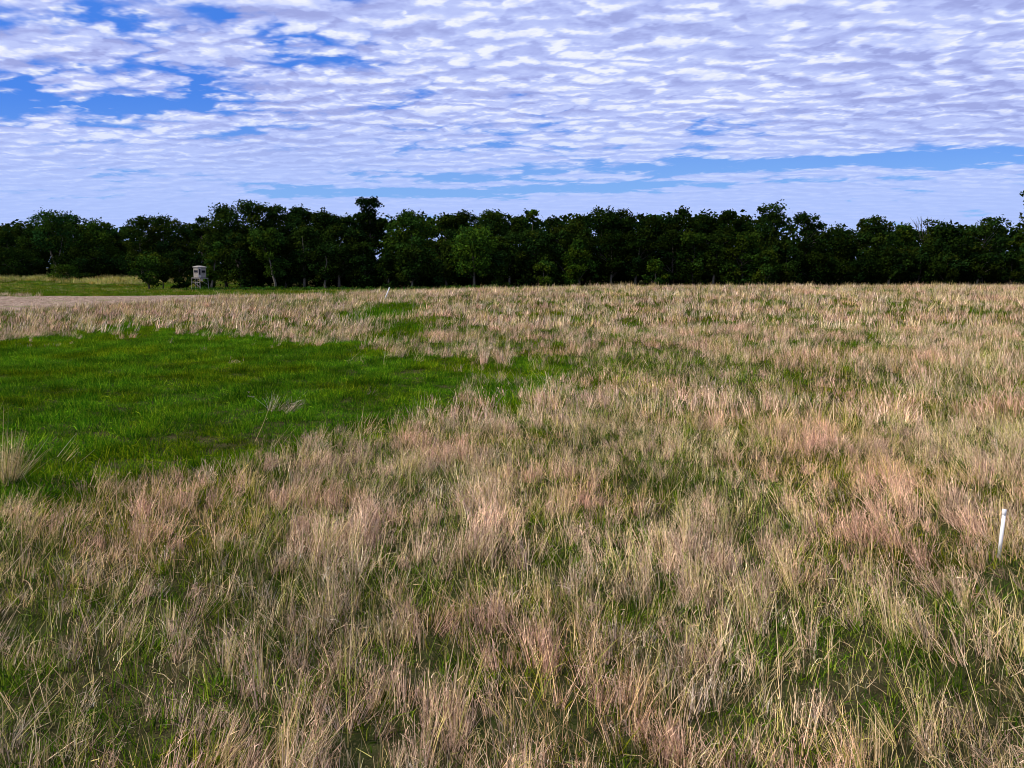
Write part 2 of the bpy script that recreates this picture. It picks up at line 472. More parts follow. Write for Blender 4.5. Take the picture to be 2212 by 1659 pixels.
def tuft(n, h, hv, wid, base_r, spread, pal, mat, seed, droop=0.12, bend=0.05, segs=3, wisps=0.0, mix_green=0.0, stray=.3):
    rs = np.random.default_rng(seed)
    a = rs.uniform(0, 2 * np.pi, n); r = base_r * np.sqrt(rs.uniform(0, 1, n))
    r = r * np.where(rs.uniform(size=n) < stray, rs.uniform(1, 2.6, n), 1)
    roots = np.stack([r * np.cos(a), r * np.sin(a), np.full(n, -0.03)], 1)
    a2 = a + rs.normal(size=n) * 0.7
    tl = np.abs(rs.normal(size=n)) * spread
    dirs = np.stack([np.sin(tl) * np.cos(a2), np.sin(tl) * np.sin(a2), np.cos(tl)], 1)
    lens = h * (1 + rs.uniform(-hv, hv, n)) * np.where(rs.uniform(size=n) < .15, 1.3, 1)
    widths = wid * rs.uniform(0.6, 1.3, n)
    cols = pick(pal, n, rs) * (1.14 if mat is M_STRAW else 1.0)
    if mix_green:
        g = rs.uniform(size=n) < mix_green; cols[g] = pick('olive', int(g.sum()), rs)
    V, F, C = ribbons(roots, dirs, lens, widths, np.full(n, bend), np.full(n, droop) * rs.uniform(0.2, 2, n), cols, segs=segs, rs=rs)
    if wisps:                                  # short side leaves and seed wisps on the stalks
        k = int(n * wisps); idx = rs.integers(0, n, k); t = rs.uniform(0.35, 0.95, k)
        rt = roots[idx] + dirs[idx] * (lens[idx] * t)[:, None]; rt[:, 2] -= 0.12 * lens[idx] * t ** 2.5
        dd = dirs[idx] + rs.normal(size=(k, 3)) * 0.45; dd /= np.linalg.norm(dd, axis=1)[:, None]
        V2, F2, C2 = ribbons(rt, dd, rs.uniform(0.05, 0.16, k), np.full(k, wid * 0.8), np.full(k, 0.3), np.full(k, 0.3), cols[idx] * 1.08, segs=2, rs=rs)
        F2 = F2 + len(V); V = np.concatenate([V, V2]); F = np.concatenate([F, F2]); C = np.concatenate([C, C2])
    return mesh_from('tuft', V, F, mat, C)

def tilt_euler(yaw, tx, ty):
    """Euler angles of: turn by yaw, then lean towards (tx, ty) by their length in radians"""
    n = len(yaw); ang = np.hypot(tx, ty) + 1e-9
    ax = -ty / ang; ay = tx / ang                    # rotation axis = z x dir
    c = np.cos(ang); s = np.sin(ang); C1 = 1 - c
    Rt = np.zeros((n, 3, 3))
    Rt[:, 0, 0] = c + ax * ax * C1; Rt[:, 0, 1] = ax * ay * C1; Rt[:, 0, 2] = ay * s
    Rt[:, 1, 0] = ax * ay * C1; Rt[:, 1, 1] = c + ay * ay * C1; Rt[:, 1, 2] = -ax * s
    Rt[:, 2, 0] = -ay * s; Rt[:, 2, 1] = ax * s; Rt[:, 2, 2] = c
    Rz = np.zeros((n, 3, 3)); Rz[:, 0, 0] = np.cos(yaw); Rz[:, 0, 1] = -np.sin(yaw); Rz[:, 1, 0] = np.sin(yaw); Rz[:, 1, 1] = np.cos(yaw); Rz[:, 2, 2] = 1
    M = Rt @ Rz
    e = np.stack([np.arctan2(M[:, 2, 1], M[:, 2, 2]), -np.arcsin(np.clip(M[:, 2, 0], -1, 1)), np.arctan2(M[:, 1, 0], M[:, 0, 0])], 1)
    return e
def scatter(name, protos, x, y, lean, scale, idx, label=None, cat='grass', zoff=0.0):
    n = len(x)
    pos = np.stack([x, y, terrain(x, y) + zoff], 1)
    e = tilt_euler(rng.uniform(0, 6.28, n), lean[0], lean[1])
    me = bpy.data.meshes.new(name); me.vertices.add(n); me.vertices.foreach_set('co', pos.astype(np.float32).ravel())
    me.attributes.new('rot', 'FLOAT_VECTOR', 'POINT').data.foreach_set('vector', e.astype(np.float32).ravel())
    me.attributes.new('scl', 'FLOAT', 'POINT').data.foreach_set('value', scale.astype(np.float32))
    me.attributes.new('pick', 'INT', 'POINT').data.foreach_set('value', idx.astype(np.int32))
    o = link(name, me)
    tag(o, label, cat, kind='stuff')
    cl = bpy.data.collections.new(name + '_sources')
    for i, m_ in enumerate(protos):
        m_.name = name + '_tuft'
        s_ = bpy.data.objects.new('%s_tuft_%02d' % (name, i), m_); cl.objects.link(s_)
    g = bpy.data.node_groups.new(name + '_scatter', 'GeometryNodeTree')
    g.interface.new_socket('Geometry', in_out='INPUT', socket_type='NodeSocketGeometry')
    g.interface.new_socket('Geometry', in_out='OUTPUT', socket_type='NodeSocketGeometry')
    gi = g.nodes.new('NodeGroupInput'); go = g.nodes.new('NodeGroupOutput')
    iop = g.nodes.new('GeometryNodeInstanceOnPoints'); ci = g.nodes.new('GeometryNodeCollectionInfo')
    ci.inputs['Collection'].default_value = cl; ci.inputs['Separate Children'].default_value = True; ci.inputs['Reset Children'].default_value = True
    def na(nm, dt):
        a = g.nodes.new('GeometryNodeInputNamedAttribute'); a.data_type = dt; a.inputs[0].default_value = nm
        return [s for s in a.outputs if s.enabled and s.name == 'Attribute'][0]
    er = g.nodes.new('FunctionNodeEulerToRotation')
    L = g.links.new
    L(gi.outputs[0], iop.inputs['Points']); L(ci.outputs[0], iop.inputs['Instance'])
    iop.inputs['Pick Instance'].default_value = True
    L(na('pick', 'INT'), iop.inputs['Instance Index'])
    L(na('rot', 'FLOAT_VECTOR'), er.inputs[0]); L(er.outputs[0], iop.inputs['Rotation'])
    L(na('scl', 'FLOAT'), iop.inputs['Scale'])
    L(iop.outputs[0], go.inputs[0])
    md = o.modifiers.new('scatter', 'NODES'); md.node_group = g
    return o

def wedge(y0, y1, per_m2, slope=0.74, pad=3.5):
    area = slope * (y1 * y1 - y0 * y0) + 2 * pad * (y1 - y0)
    n = int(area * per_m2)
    # sample y with density proportional to the width at y
    yy = rng.uniform(y0, y1, n * 3); w = slope * yy + pad
    k = rng.uniform(0, slope * y1 + pad, n * 3) < w
    yy = yy[k][:n]
    xx = rng.uniform(-1, 1, len(yy)) * (slope * yy + pad)
    return xx, yy

def plot_mask(x, y, jit=0.9):
    f = 0.25 + 0.03 * np.asarray(y)
    wx = (fbm(x, y, 1.3, 3, 41) - .5) * 2 * jit * f * 1.5; wy = (fbm(x, y, 1.3, 3, 42) - .5) * 2 * jit * f * 2.6
    return inside(PLOT, x + wx, y + wy)
def ell(x, y, c, r, ang=0.0):
    dx = x - c[0]; dy = y - c[1]
    a = dx * math.cos(ang) + dy * math.sin(ang); b = -dx * math.sin(ang) + dy * math.cos(ang)
    return np.exp(-((a / r[0]) ** 2 + (b / r[1]) ** 2))
G1 = ray(835, 672, 0.2); G2 = ray(880, 712, 0.1); G3 = ray(1180, 965, 0.1); G4 = ray(300, 1010, 0.2); G5 = ray(240, 1330, 0.0)
G6 = ray(1350, 790, 0.2); G7 = ray(60, 1480, 0); G8 = ray(1330, 1010, 0); G9 = ray(2130, 1480, 0); G10 = ray(1800, 800, 0.5); G11 = ray(690, 650, .3)
def straw_density(x, y):
    d = np.ones_like(x)
    n1 = fbm(x, y, 0.55, 3, 7); n2 = fbm(x, y, 5.5, 3, 8)
    near = sstep(30, 8, y)
    thr = 0.455 + 0.01 * near - (n2 - 0.5) * 0.30
    d = d * (0.16 + 0.84 * sstep(thr - .02, thr + 0.13, n1)) 
    d = d * (1 - 0.28 * near * sstep(0.4, 0.7, n2))
    for c, r, k, a in ((G1, (2.5, 14), .72, 0.0), (G2, (1.6, 7), .7, 0.1), (G3, (1.6, 2.6), .85, 0), (G4, (2.0, 1.3), .8, 0), (G5, (.8, .8), .9, 0),
                       (G6, (4.5, 4.5), .6, 0), (G7, (1.4, 1.2), .8, 0), (G8, (1.6, 2.6), .6, 0), (G9, (.9, .8), .85, 0), (G10, (4.5, 4), .45, 0), (G11, (3.5, 14), .55, 0)):
        d = d * (1 - k * ell(x, y, c, r, a) * (0.7 + 0.6 * fbm(x, y, 1.8, 2, 77)))
    g3 = fbm(x, y * .5, 2.0, 3, 19)
    d = d * (1 - .65 * sstep(.48, .64, g3) * sstep(12, 30, y) * (1 - .8 * sstep(-8, -16, x)))
    m1 = plot_mask(x, y, 1.1); m2 = plot_mask(x, y, 3.4)
    d = np.where(m1 & m2, 0, np.where(m1 | m2, d * .28, d))
    tip = ray(1330, 785, 0.2)
    d = d * (1 - .75 * ell(x, y, tip, (5.5, 4.0)))
    pl = inside(PLOUGH, x, y); d[pl] = 0
    # beyond the ploughed strip and the far margin of the field
    xl = x + (fbm(x, y, 8, 2, 12) - .5) * 8
    yl = y + (fbm(x, y, 7, 2, 13) - .5) * 6
    edge = np.where(xl < -24, 108 + (xl + 24) * -0.02, 120 + 4 * sstep(-24, 0, xl))
    d[yl > edge] = 0
    return np.clip(d, 0, 1)
def wind(x, y, s=1.0):
    n = len(x)
    wy = 0.24 + 0.18 * (fbm(x, y, 2.2, 2, 31) - .5) * 2
    wx = 0.16 * sstep(1, -4, x) - 0.30 * sstep(1.5, 6, x) * sstep(17, 9, y) + 0.10 * sstep(25, 45, y) + 0.35 * (fbm(x, y, 1.9, 2, 32) - .5)
    wy = wy * (1 - 0.35 * sstep(20, 60, y))
    return (wx + rng.normal(size=n) * 0.20) * s, (wy + rng.normal(size=n) * 0.20) * s

# --- dry grass, three distances (real tufts; further ones have fewer, broader stalks)
def straw_layer(name, y0, y1, per, protos, kinds, s0, label):
    x, y = wedge(y0, y1, per)
    d = straw_density(x, y)
    k = rng.uniform(size=len(x)) < d
    x, y, d = x[k], y[k], d[k]
    pk = fbm(x, y, 1.3, 3, 51) + 0.42 * (rng.uniform(size=len(x)) - .5)
    idx = np.zeros(len(x), int)
    r = rng.uniform(size=len(x))
    c0, c1, c2 = kinds                              # index ranges: straw, pink, grey
    idx = np.where(pk > 0.49, c1[0] + (r * len(c1)).astype(int), np.where(pk < 0.36, c2[0] + (r * len(c2)).astype(int), c0[0] + (r * len(c0)).astype(int)))
    sc = s0 * (0.62 + 0.5 * fbm(x, y, 3.0, 2, 61)) * rng.uniform(0.75, 1.25, len(x)) * (0.7 + 0.3 * d)
    print(name, len(x))
    return scatter(name, protos, x, y, wind(x, y), sc, idx, label)
near_p = [tuft(26, 0.426, .45, 0.00731, 0.061, .17, 'straw', M_STRAW, 1, wisps=.6, mix_green=.12), tuft(20, 0.486, .45, 0.00705, 0.079, .22, 'straw', M_STRAW, 2, wisps=.5, mix_green=.3),
          tuft(22, 0.380, .5, 0.00731, 0.072, .30, 'straw', M_STRAW, 3, droop=.25, wisps=.6, mix_green=.25),
          tuft(38, 0.334, .45, 0.00671, 0.061, .20, 'pink', M_STRAW, 4, wisps=.8, mix_green=.04), tuft(30, 0.380, .45, 0.00671, 0.072, .24, 'pink', M_STRAW, 5, wisps=.8, mix_green=.08),
          tuft(28, 0.304, .5, 0.00705, 0.072, .34, 'grey', M_STRAW, 6, droop=.3, wisps=.7, mix_green=.05), tuft(22, 0.380, .45, 0.00688, 0.072, .26, 'grey', M_STRAW, 7, droop=.2, wisps=.7, mix_green=.15)]
straw_layer('dry_grass', 3.0, 19.0, 31.0, near_p, ((0, 1, 2), (3, 4), (5, 6)), 1.12, 'tall dry tan and pinkish bunch grass covering the foreground of the field')
mid_p = [tuft(18, 0.468, .45, 0.01445, 0.096, .16, 'straw', M_STRAW, 11, segs=2, wisps=.3, mix_green=.12), tuft(15, 0.515, .45, 0.01445, 0.112, .20, 'straw', M_STRAW, 12, segs=2, wisps=.3, mix_green=.3),
         tuft(24, 0.390, .45, 0.01360, 0.096, .18, 'pink', M_STRAW, 13, segs=2, wisps=.3, mix_green=.04), tuft(20, 0.421, .45, 0.01360, 0.112, .22, 'pink', M_STRAW, 14, segs=2, wisps=.3, mix_green=.08),
         tuft(18, 0.374, .5, 0.01445, 0.112, .26, 'grey', M_STRAW, 15, segs=2, wisps=.3, mix_green=.06), tuft(15, 0.437, .45, 0.01445, 0.112, .22, 'grey', M_STRAW, 16, segs=2, wisps=.3, mix_green=.2)]
straw_layer('dry_grass', 19.0, 50.0, 14.5, mid_p, ((0, 1), (2, 3), (4, 5)), 1.15, 'dry tan bunch grass in the middle of the field behind and beside the green strip')
far_p = [tuft(9, 0.595, .5, 0.04250, 0.153, .14, 'straw', M_STRAW, 21, segs=2, mix_green=.1), tuft(8, 0.646, .5, 0.04080, 0.170, .16, 'straw', M_STRAW, 22, segs=2, mix_green=.3),
         tuft(11, 0.510, .45, 0.04080, 0.153, .14, 'pink', M_STRAW, 23, segs=2), tuft(9, 0.544, .5, 0.04080, 0.170, .18, 'pink', M_STRAW, 24, segs=2, mix_green=.1),
         tuft(9, 0.476, .5, 0.04250, 0.170, .20, 'grey', M_STRAW, 25, segs=2), tuft(8, 0.561, .5, 0.04080, 0.170, .18, 'grey', M_STRAW, 26, segs=2, mix_green=.2)]
straw_layer('dry_grass', 50.0, 126.0, 5.6, far_p, ((0, 1), (2, 3), (4, 5)), 1.15, 'pale dry grass of the far field in front of the woodland')

# --- long yellow-green single stalks standing out of the mass
x, y = wedge(3, 36, 7.0)
d = straw_density(x, y); k = rng.uniform(size=len(x)) < np.where(d > 0, 0.62 + 0.35 * d, 0.0); x, y = x[k], y[k]
st_p = [tuft(9, .48, .4, .0068, .22, .36, 'olive', M_STRAW, 31, bend=.08, droop=.22, wisps=1.0), tuft(10, .45, .4, .0068, .24, .38, 'straw', M_STRAW, 32, bend=.07, droop=.15, wisps=1.),
        tuft(8, .42, .4, .0066, .24, .60, 'straw', M_STRAW, 33, bend=.1, droop=.4, wisps=.8), tuft(9, .50, .35, .0070, .22, .30, 'straw', M_STRAW, 34, bend=.06, droop=.1, wisps=1.2, mix_green=.3),
        tuft(3, .74, .25, .0075, .12, .35, 'olive', M_STRAW, 35, bend=.09, droop=.15, wisps=1.4)]
wl = wind(x, y, 1.1)
scatter('grass_stalk', st_p, x, y, (wl[0] + rng.normal(size=len(x)) * .3, wl[1] + rng.normal(size=len(x)) * .3), rng.uniform(.7, 1.2, len(x)), rng.integers(0, 5, len(x)), 'long thin yellow green stalks rising out of the dry grass')

# --- green undergrowth between the tufts
un_p = [tuft(40, .17, .5, .0100, .17, .6, 'under', M_GREEN, 41 + i, segs=2, droop=.3, bend=.12) for i in range(4)]
x, y = wedge(3, 22, 24); k = ~plot_mask(x, y); k &= rng.uniform(size=len(x)) < 0.55 + 0.45 * sstep(.35, .6, fbm(x, y, 2.2, 2, 71)); x, y = x[k], y[k]
scatter('undergrowth', un_p, x, y, wind(x, y, .5), rng.uniform(.6, 1.3, len(x)), rng.integers(0, 4, len(x)), 'dark green low grass growing between the dry tufts in the foreground')
lt_p = [tuft(26, .30, .5, .0075, .22, 1.35, 'straw', M_STRAW, 45 + i, segs=2, droop=.15, bend=.10) for i in range(3)]
xl_, yl_ = wedge(3, 20, 9); k = ~plot_mask(xl_, yl_); xl_, yl_ = xl_[k], yl_[k]
scatter('thatch', lt_p, xl_, yl_, wind(xl_, yl_, .2), rng.uniform(.6, 1.2, len(xl_)), rng.integers(0, 3, len(xl_)), 'fallen dead stems lying on the soil between the near tufts')
un_f = [tuft(28, .31, .5, .024, .28, .5, 'under', M_GREEN, 51 + i, segs=2, droop=.3, bend=.12) for i in range(3)]
x, y = wedge(22, 128, 4.0); k = ~plot_mask(x, y) & ~inside(PLOUGH, x, y); x, y = x[k], y[k]
scatter('undergrowth', un_f, x, y, wind(x, y, .5), rng.uniform(.6, 1.3, len(x)), rng.integers(0, 3, len(x)), 'green low grass between the dry tufts of the far field')

# --- lush green strip
lw_p = [tuft(64, .16, .6, .015, .20, .6, 'lawn', M_GREEN, 61 + i, segs=2, droop=.35, bend=.14) for i in range(5)]
x = rng.uniform(PLOT[:, 0].min() - 2, PLOT[:, 0].max() + 3, 60000); y = rng.uniform(PLOT[:, 1].min() - 1, PLOT[:, 1].max() + 1, 60000)
area = (PLOT[:, 0].max() - PLOT[:, 0].min() + 5) * (PLOT[:, 1].max() - PLOT[:, 1].min() + 2)
want = int(area * 21); 
x = rng.uniform(PLOT[:, 0].min() - 2, PLOT[:, 0].max() + 3, want); y = rng.uniform(PLOT[:, 1].min() - 1, PLOT[:, 1].max() + 1, want)
k = (inside(PLOT, x, y) | plot_mask(x, y) | plot_mask(x, y, 3.4)) & (np.abs(x) < 0.74 * y + 3.5); x, y = x[k], y[k]
print('lawn', len(x))
sc = (0.25 + 1.4 * fbm(x, y, .7, 3, 81)) * rng.uniform(.7, 1.3, len(x))
scatter('green_grass', lw_p, x, y, wind(x, y, .6), sc, rng.integers(0, 5, len(x)), 'lush short green grass of the strip crossing the field on the left')
# patches of green inside the dry field near the small leaning post, and the mown strip below the woodland
xs_, ys_ = [], []
for c, r, nn in ((G1, (2.4, 13), 1000), (G2, (1.5, 7), 350), (G11, (3.0, 12), 250)):
    xs_.append(c[0] + rng.normal(size=nn) * r[0] * .6); ys_.append(c[1] + rng.normal(size=nn) * r[1] * .6)
x = np.concatenate(xs_); y = np.concatenate(ys_)
gf_p = [tuft(40, .30, .5, .026, .35, .5, 'lawn', M_GREEN, 71 + i, segs=2, droop=.3, bend=.14) for i in range(3)]
scatter('green_grass', gf_p, x, y, wind(x, y, .6), rng.uniform(.6, 1.5, len(x)), rng.integers(0, 3, len(x)), 'dark green clumps of grass in the dry field near the small leaning post')
n = 34000
x = rng.uniform(-150, 40, n); y = rng.uniform(104, 178, n)
yl = y + (fbm(x, y, 7, 2, 13) - .5) * 6
k = (yl > np.where(x < -24, 107, 121)) & (y < np.where(x > -52, 147, 180)) & ~inside(PLOUGH, x, y) & (x > -0.78 * y - 5); x, y = x[k], y[k]
PAL['mown'] = [(0.10, 0.20, 0.012), (0.06, 0.15, 0.008), (0.16, 0.24, 0.02), (0.05, 0.12, 0.008)]
mw_p = [tuft(34, .22, .5, .05, .45, .6, 'mown', M_GREEN, 81 + i, segs=2, droop=.3) for i in range(2)] + [tuft(30, .3, .5, .04, .4, .5, 'olive', M_GREEN, 88, segs=2)]
scatter('green_grass', mw_p, x, y, wind(x, y, .3), rng.uniform(.6, 1.4, len(x)), np.where(rng.uniform(size=len(x)) < .92, rng.integers(0, 2, len(x)), 2), 'mown green strip in front of the woodland and the raised blind')
n = 9000
x = rng.uniform(-175, -48, n); y = rng.uniform(152, 192, n)
k = (fbm(x, y, 8, 2, 93) > .36) & (y > 156 + 16 * fbm(x, y, 10, 2, 94)); x, y = x[k], y[k]
fm_p = [tuft(16, .55, .4, .05, .4, .3, 'olive', M_STRAW, 91, segs=2), tuft(24, .55, .4, .05, .4, .35, 'olive', M_GREEN, 92, segs=2), tuft(24, .6, .4, .05, .4, .35, 'olive', M_STRAW, 93, segs=2)]
scatter('rough_grass', fm_p, x, y, wind(x, y, .4), rng.uniform(.7, 1.4, len(x)), rng.integers(0, 3, len(x)), 'rough yellow green grass on the rise at the far left below the trees')
# lumps of stubble on the ploughed strip
x = rng.uniform(PLOUGH[:, 0].min(), PLOUGH[:, 0].max(), 14000); y = rng.uniform(PLOUGH[:, 1].min(), PLOUGH[:, 1].max(), 14000)
k = inside(PLOUGH, x, y); x, y = x[k], y[k]
sb_p = [tuft(9, .16, .5, .05, .3, .9, 'grey', M_STRAW, 95, segs=1), tuft(9, .14, .5, .05, .3, .9, 'pink', M_STRAW, 96, segs=1)]
scatter('stubble', sb_p, x, y, wind(x, y, .3), rng.uniform(.6, 1.4, len(x)), rng.integers(0, 2, len(x)), 'pale stubble lying on the ploughed strip at the left')
# dark dry weed stems near the far margin
x = rng.uniform(-6, 75, 260); y = rng.uniform(62, 118, 260)
PAL['dark'] = [(0.05, 0.04, 0.025), (0.08, 0.06, 0.04), (0.04, 0.05, 0.02), (0.1, 0.07, 0.04)]
ws_p = [tuft(2, 1.25, .3, .05, .05, .12, 'dark', M_STRAW, 97, segs=2, wisps=3.), tuft(1, 1.35, .2, .05, .02, .12, 'dark', M_STRAW, 98, segs=2, wisps=4.)]
scatter('weed_stem', ws_p, x, y, wind(x, y, .4), rng.uniform(.7, 1.15, len(x)), rng.integers(0, 2, len(x)), 'thin dark dead weed stems standing in the far dry grass', 'weeds')

# --- single clumps one can point to
def clump(px, py, z, n, h, wid, base_r, spread, pal, seed, lean, label, droop=.15, mg=0.0):
    x0, y0 = ray(px, py, z)
    me = tuft(n, h, .35, wid, base_r, spread, pal, M_STRAW, seed, droop=droop, wisps=1.0, mix_green=mg, stray=0)
    e = tilt_euler(np.array([0.3]), np.array([lean[0]]), np.array([lean[1]]))[0]
    o = link('grass_clump', me, None, (x0, y0, float(terrain(x0, y0))), tuple(e))
    tag(o, label, 'grass clump', 'single grass clumps at the edge of the green strip')
clump(20, 1050, 0, 230, .92, .007, .13, .28, 'straw', 301, (.10, .15), 'large tall clump of dry grass standing alone at the left edge of the green strip', mg=.35)
clump(622, 890, 0, 60, .52, .008, .12, .30, 'grey', 302, (.75, .2), 'pale leaning clump of dead grass lying in the middle of the green strip')
clump(1045, 789, 0, 120, .72, .012, .15, .18, 'grey', 303, (.05, .05), 'upright whitish clump of grass at the far right corner of the green strip')
clump(1085, 786, 0, 110, .6, .012, .22, .34, 'pink', 304, (.1, .05), 'spreading pinkish clump just right of the upright whitish one')
clump(590, 885, 0, 60, .5, .007, .22, .55, 'grey', 305, (.4, .2), 'thin scattered dead stalks just left of the pale leaning clump')
clump(505, 782, 0, 26, .3, .012, .3, .3, 'grey', 306, (.5, .1), 'tiny pale tuft in the far part of the green strip')
clump(797, 852, 0, 22, .32, .008, .15, .4, 'grey', 307, (.3, .1), 'tiny pale tuft near the right end of the green strip')

# ------------------------------------------------------------------ white posts
def post(base, lean, h, r, label):
    """base on the land; lean = sideways/forward tangent"""
    x0, y0 = base; z0 = float(terrain(x0, y0))
    root = bpy.data.objects.new('marker_post', None); col.objects.link(root)
    root.location = (x0, y0, z0 - 0.1); root.rotation_euler = (lean[1], lean[0], 0)
    root.empty_display_size = .2
    MB().tube([(0, 0, 0), (0, 0, h - .075)], r, 20).build('pipe', M_PVC, root, True)
    c = MB().tube([(0, 0, h - .08), (0, 0, h - .078), (0, 0, h - .004), (0, 0, h)], [r * 1.02, r * 1.16, r * 1.16, r * 1.05], 20).build('cap', M_PVC, root, True)
    tag(root, label, 'post', 'white plastic marker posts in the grass')
bx, by = ray(2157, 1206, 0)
post((bx, by), (0.02, 0.0), 0.80, 0.023, 'near white plastic pipe post with a cap standing in the dry grass at the right')
bx, by = ray(828, 645, 0.45)
post((bx, by), (0.42, 0.05), 1.9, 0.065, 'small far leaning white post at the grass edge below the woodland')

# ------------------------------------------------------------------ raised hunting blind
def blind():
    y0 = 138.0; x0 = at_depth(431, 600, y0)[0]
    z0 = float(terrain(x0, y0))
    root = bpy.data.objects.new('hunting_blind', None); col.objects.link(root)
    root.location = (x0, y0, z0); root.rotation_euler = (0, R(1.6), math.atan2(-x0, y0)); root.scale = (.93, .93, 1)
    tag(root, 'raised grey box blind with dark windows on a legged platform in front of the woodland', 'hunting blind')
    PZ = 2.25                                   # platform height
    # box: square with cut corners, one cut corner towards the viewer (-Y)
    a, c = 0.82, 0.33                           # half side of each wide wall direction, half width of the cut corner
    dirs = []
    H = 1.78
    rad = 1.10                                  # distance to the cut-corner faces
    def facet(ang, dist, half, wide):
        # local frame: face centre at dist in direction ang, facing outward
        Mx = Matrix.Rotation(ang, 4, 'Z')
        def P(lx, out, z): return Mx @ Vector((lx, -dist - out, z))
        if wide: win = (-0.46, 0.46, 0.84, 1.26)
        else: win = (-0.16, 0.16, 0.48, 1.52)
        l, r_, b, t = win
        mb = MB()
        def slab(x1, x2, z1, z2):
            mb.box(((x1 + x2) / 2, -dist + .02, PZ + (z1 + z2) / 2), (x2 - x1, .04, z2 - z1), Mx)
        slab(-half, half, 0, b); slab(-half, half, t, H); slab(-half, l, b, t); slab(r_, half, b, t)
        w = mb.build('wall_panel', M_TRIM if not wide else M_FIBRE, root)
        g = MB().box((0, -dist + .03, PZ + (b + t) / 2), (r_ - l - .04, .012, t - b - .04), Mx).build('window', M_GLASS, w)
        f = MB()
        for (cx, cz, sx, sz) in (((l + r_) / 2, b + .012, r_ - l, .024), ((l + r_) / 2, t - .012, r_ - l, .024), (l + .012, (b + t) / 2, .024, t - b - .05), (r_ - .012, (b + t) / 2, .024, t - b - .05)):
            f.box((cx, -dist - .006, PZ + cz), (sx, .03, sz), Mx)
        f.build('window_frame', M_DARKWOOD, w)
        if wide:
            MB().box((0.02, -dist - .012, PZ + .70), (.38, .02, .035), Mx).build('vent', M_DARKWOOD, w)
    s2 = math.sqrt(.5)
    for k in range(4):
        facet(k * math.pi / 2, rad, 0.235, False)
    # wide facets lie between: their distance follows from the octagon
    # corner points of cut faces: (+-.235, -rad); wide face runs from (.235,-rad) to (rad,-.235)
    L = math.hypot(rad - .235, rad - .235); dist = (rad + .235) * s2
    for k in range(4):
        facet(k * math.pi / 2 + math.pi / 4, dist - .003, L / 2 - .012, True)
    # roof: low dome with an overhanging lip
    mb = MB(); ring = []
    def oct_(sc, z):
        pts = []
        for k in range(4):
            for lx in (-.235, .235):
                v_ = Matrix.Rotation(k * math.pi / 2, 4, 'Z') @ Vector((lx, -rad, 0)); pts.append((v_.x * sc, v_.y * sc, z))
        return pts
    rings = [oct_(1.02, PZ + H), oct_(1.15, PZ + H - .03), oct_(1.15, PZ + H + .06), oct_(.95, PZ + H + .15), oct_(.55, PZ + H + .25), oct_(.18, PZ + H + .29)]
    for r_ in rings: mb.v += r_
    for i in range(len(rings) - 1):
        for k in range(8):
            mb.f.append((i * 8 + k, i * 8 + (k + 1) % 8, (i + 1) * 8 + (k + 1) % 8, (i + 1) * 8 + k))
    mb.f.append(tuple((len(rings) - 1) * 8 + k for k in range(8)))
    mb.build('roof', M_ROOF, root)
    # floor and platform (square, corner towards the viewer)
    M45 = Matrix.Rotation(math.pi / 4, 4, 'Z')
    pf = MB().box((0, 0, PZ - .05), (2.02, 2.02, .06), M45).build('platform', M_DARKWOOD, root)
    fr = MB()
    for s in (-1, 1):
        fr.box((s * 1.03, 0, PZ - .12), (.06, 2.12, .10), M45); fr.box((0, s * 1.03, PZ - .12), (1.98, .06, .10), M45)
    fr.build('platform_frame', M_STEEL, root)
    for (sx, sy) in ((-1, -1), (1, -1), (1, 1), (-1, 1)):
        tp = M45 @ Vector((sx * 1.0, sy * 1.0, PZ - .17)); bt = M45 @ Vector((sx * 1.08, sy * 1.08, -.2))
        MB().tube([bt, tp], .055 if (sx, sy) == (-1, -1) else .042, 8).build('leg', M_STEEL if (sx, sy) in ((-1, -1), (1, -1)) else M_STEEL, root)
    def rail(p1, p2, r_=.028):
        MB().tube([M45 @ Vector(p1), M45 @ Vector(p2)], r_, 6).build('brace', M_STEEL, root)
    rail((-1.02, -1.02, 1.35), (-1.02, 1.02, 1.42)); rail((-1.05, -1.05, .5), (-1.05, 0.2, 1.3)); rail((1.02, 1.02, 1.4), (-1.02, 1.02, 1.4)); rail((1.03, -1.02, 1.0), (1.03, 1.02, 1.8))
    # ladder hooked to the left side
    for s in (-.18, .18):
        MB().tube([(-.62 + s, -1.05, -.1), (-.62 + s, -.78, PZ - .1)], .02, 6).build('ladder_rail', M_STEEL, root)
    # small box hanging under the platform
    hb = MB(); hb.box((0, 0, 0), (.30, .24, .46)); hb.box((0, 0, .26), (.20, .16, .06)); hb.tube([(0, 0, .28), (0, 0, .36)], .01, 5)
    o = hb.build('hanging_box', M_PINK)
    Mr = Matrix.Rotation(root.rotation_euler.z, 4, 'Z')
    lc = Mr @ Vector((.34, -.55, 1.85)); o.location = (x0 + lc.x, y0 + lc.y, z0 + lc.z); o.rotation_euler = (0, R(2), root.rotation_euler.z)
    tag(o, 'small pale pink box hanging under the platform of the raised blind', 'box')
blind()

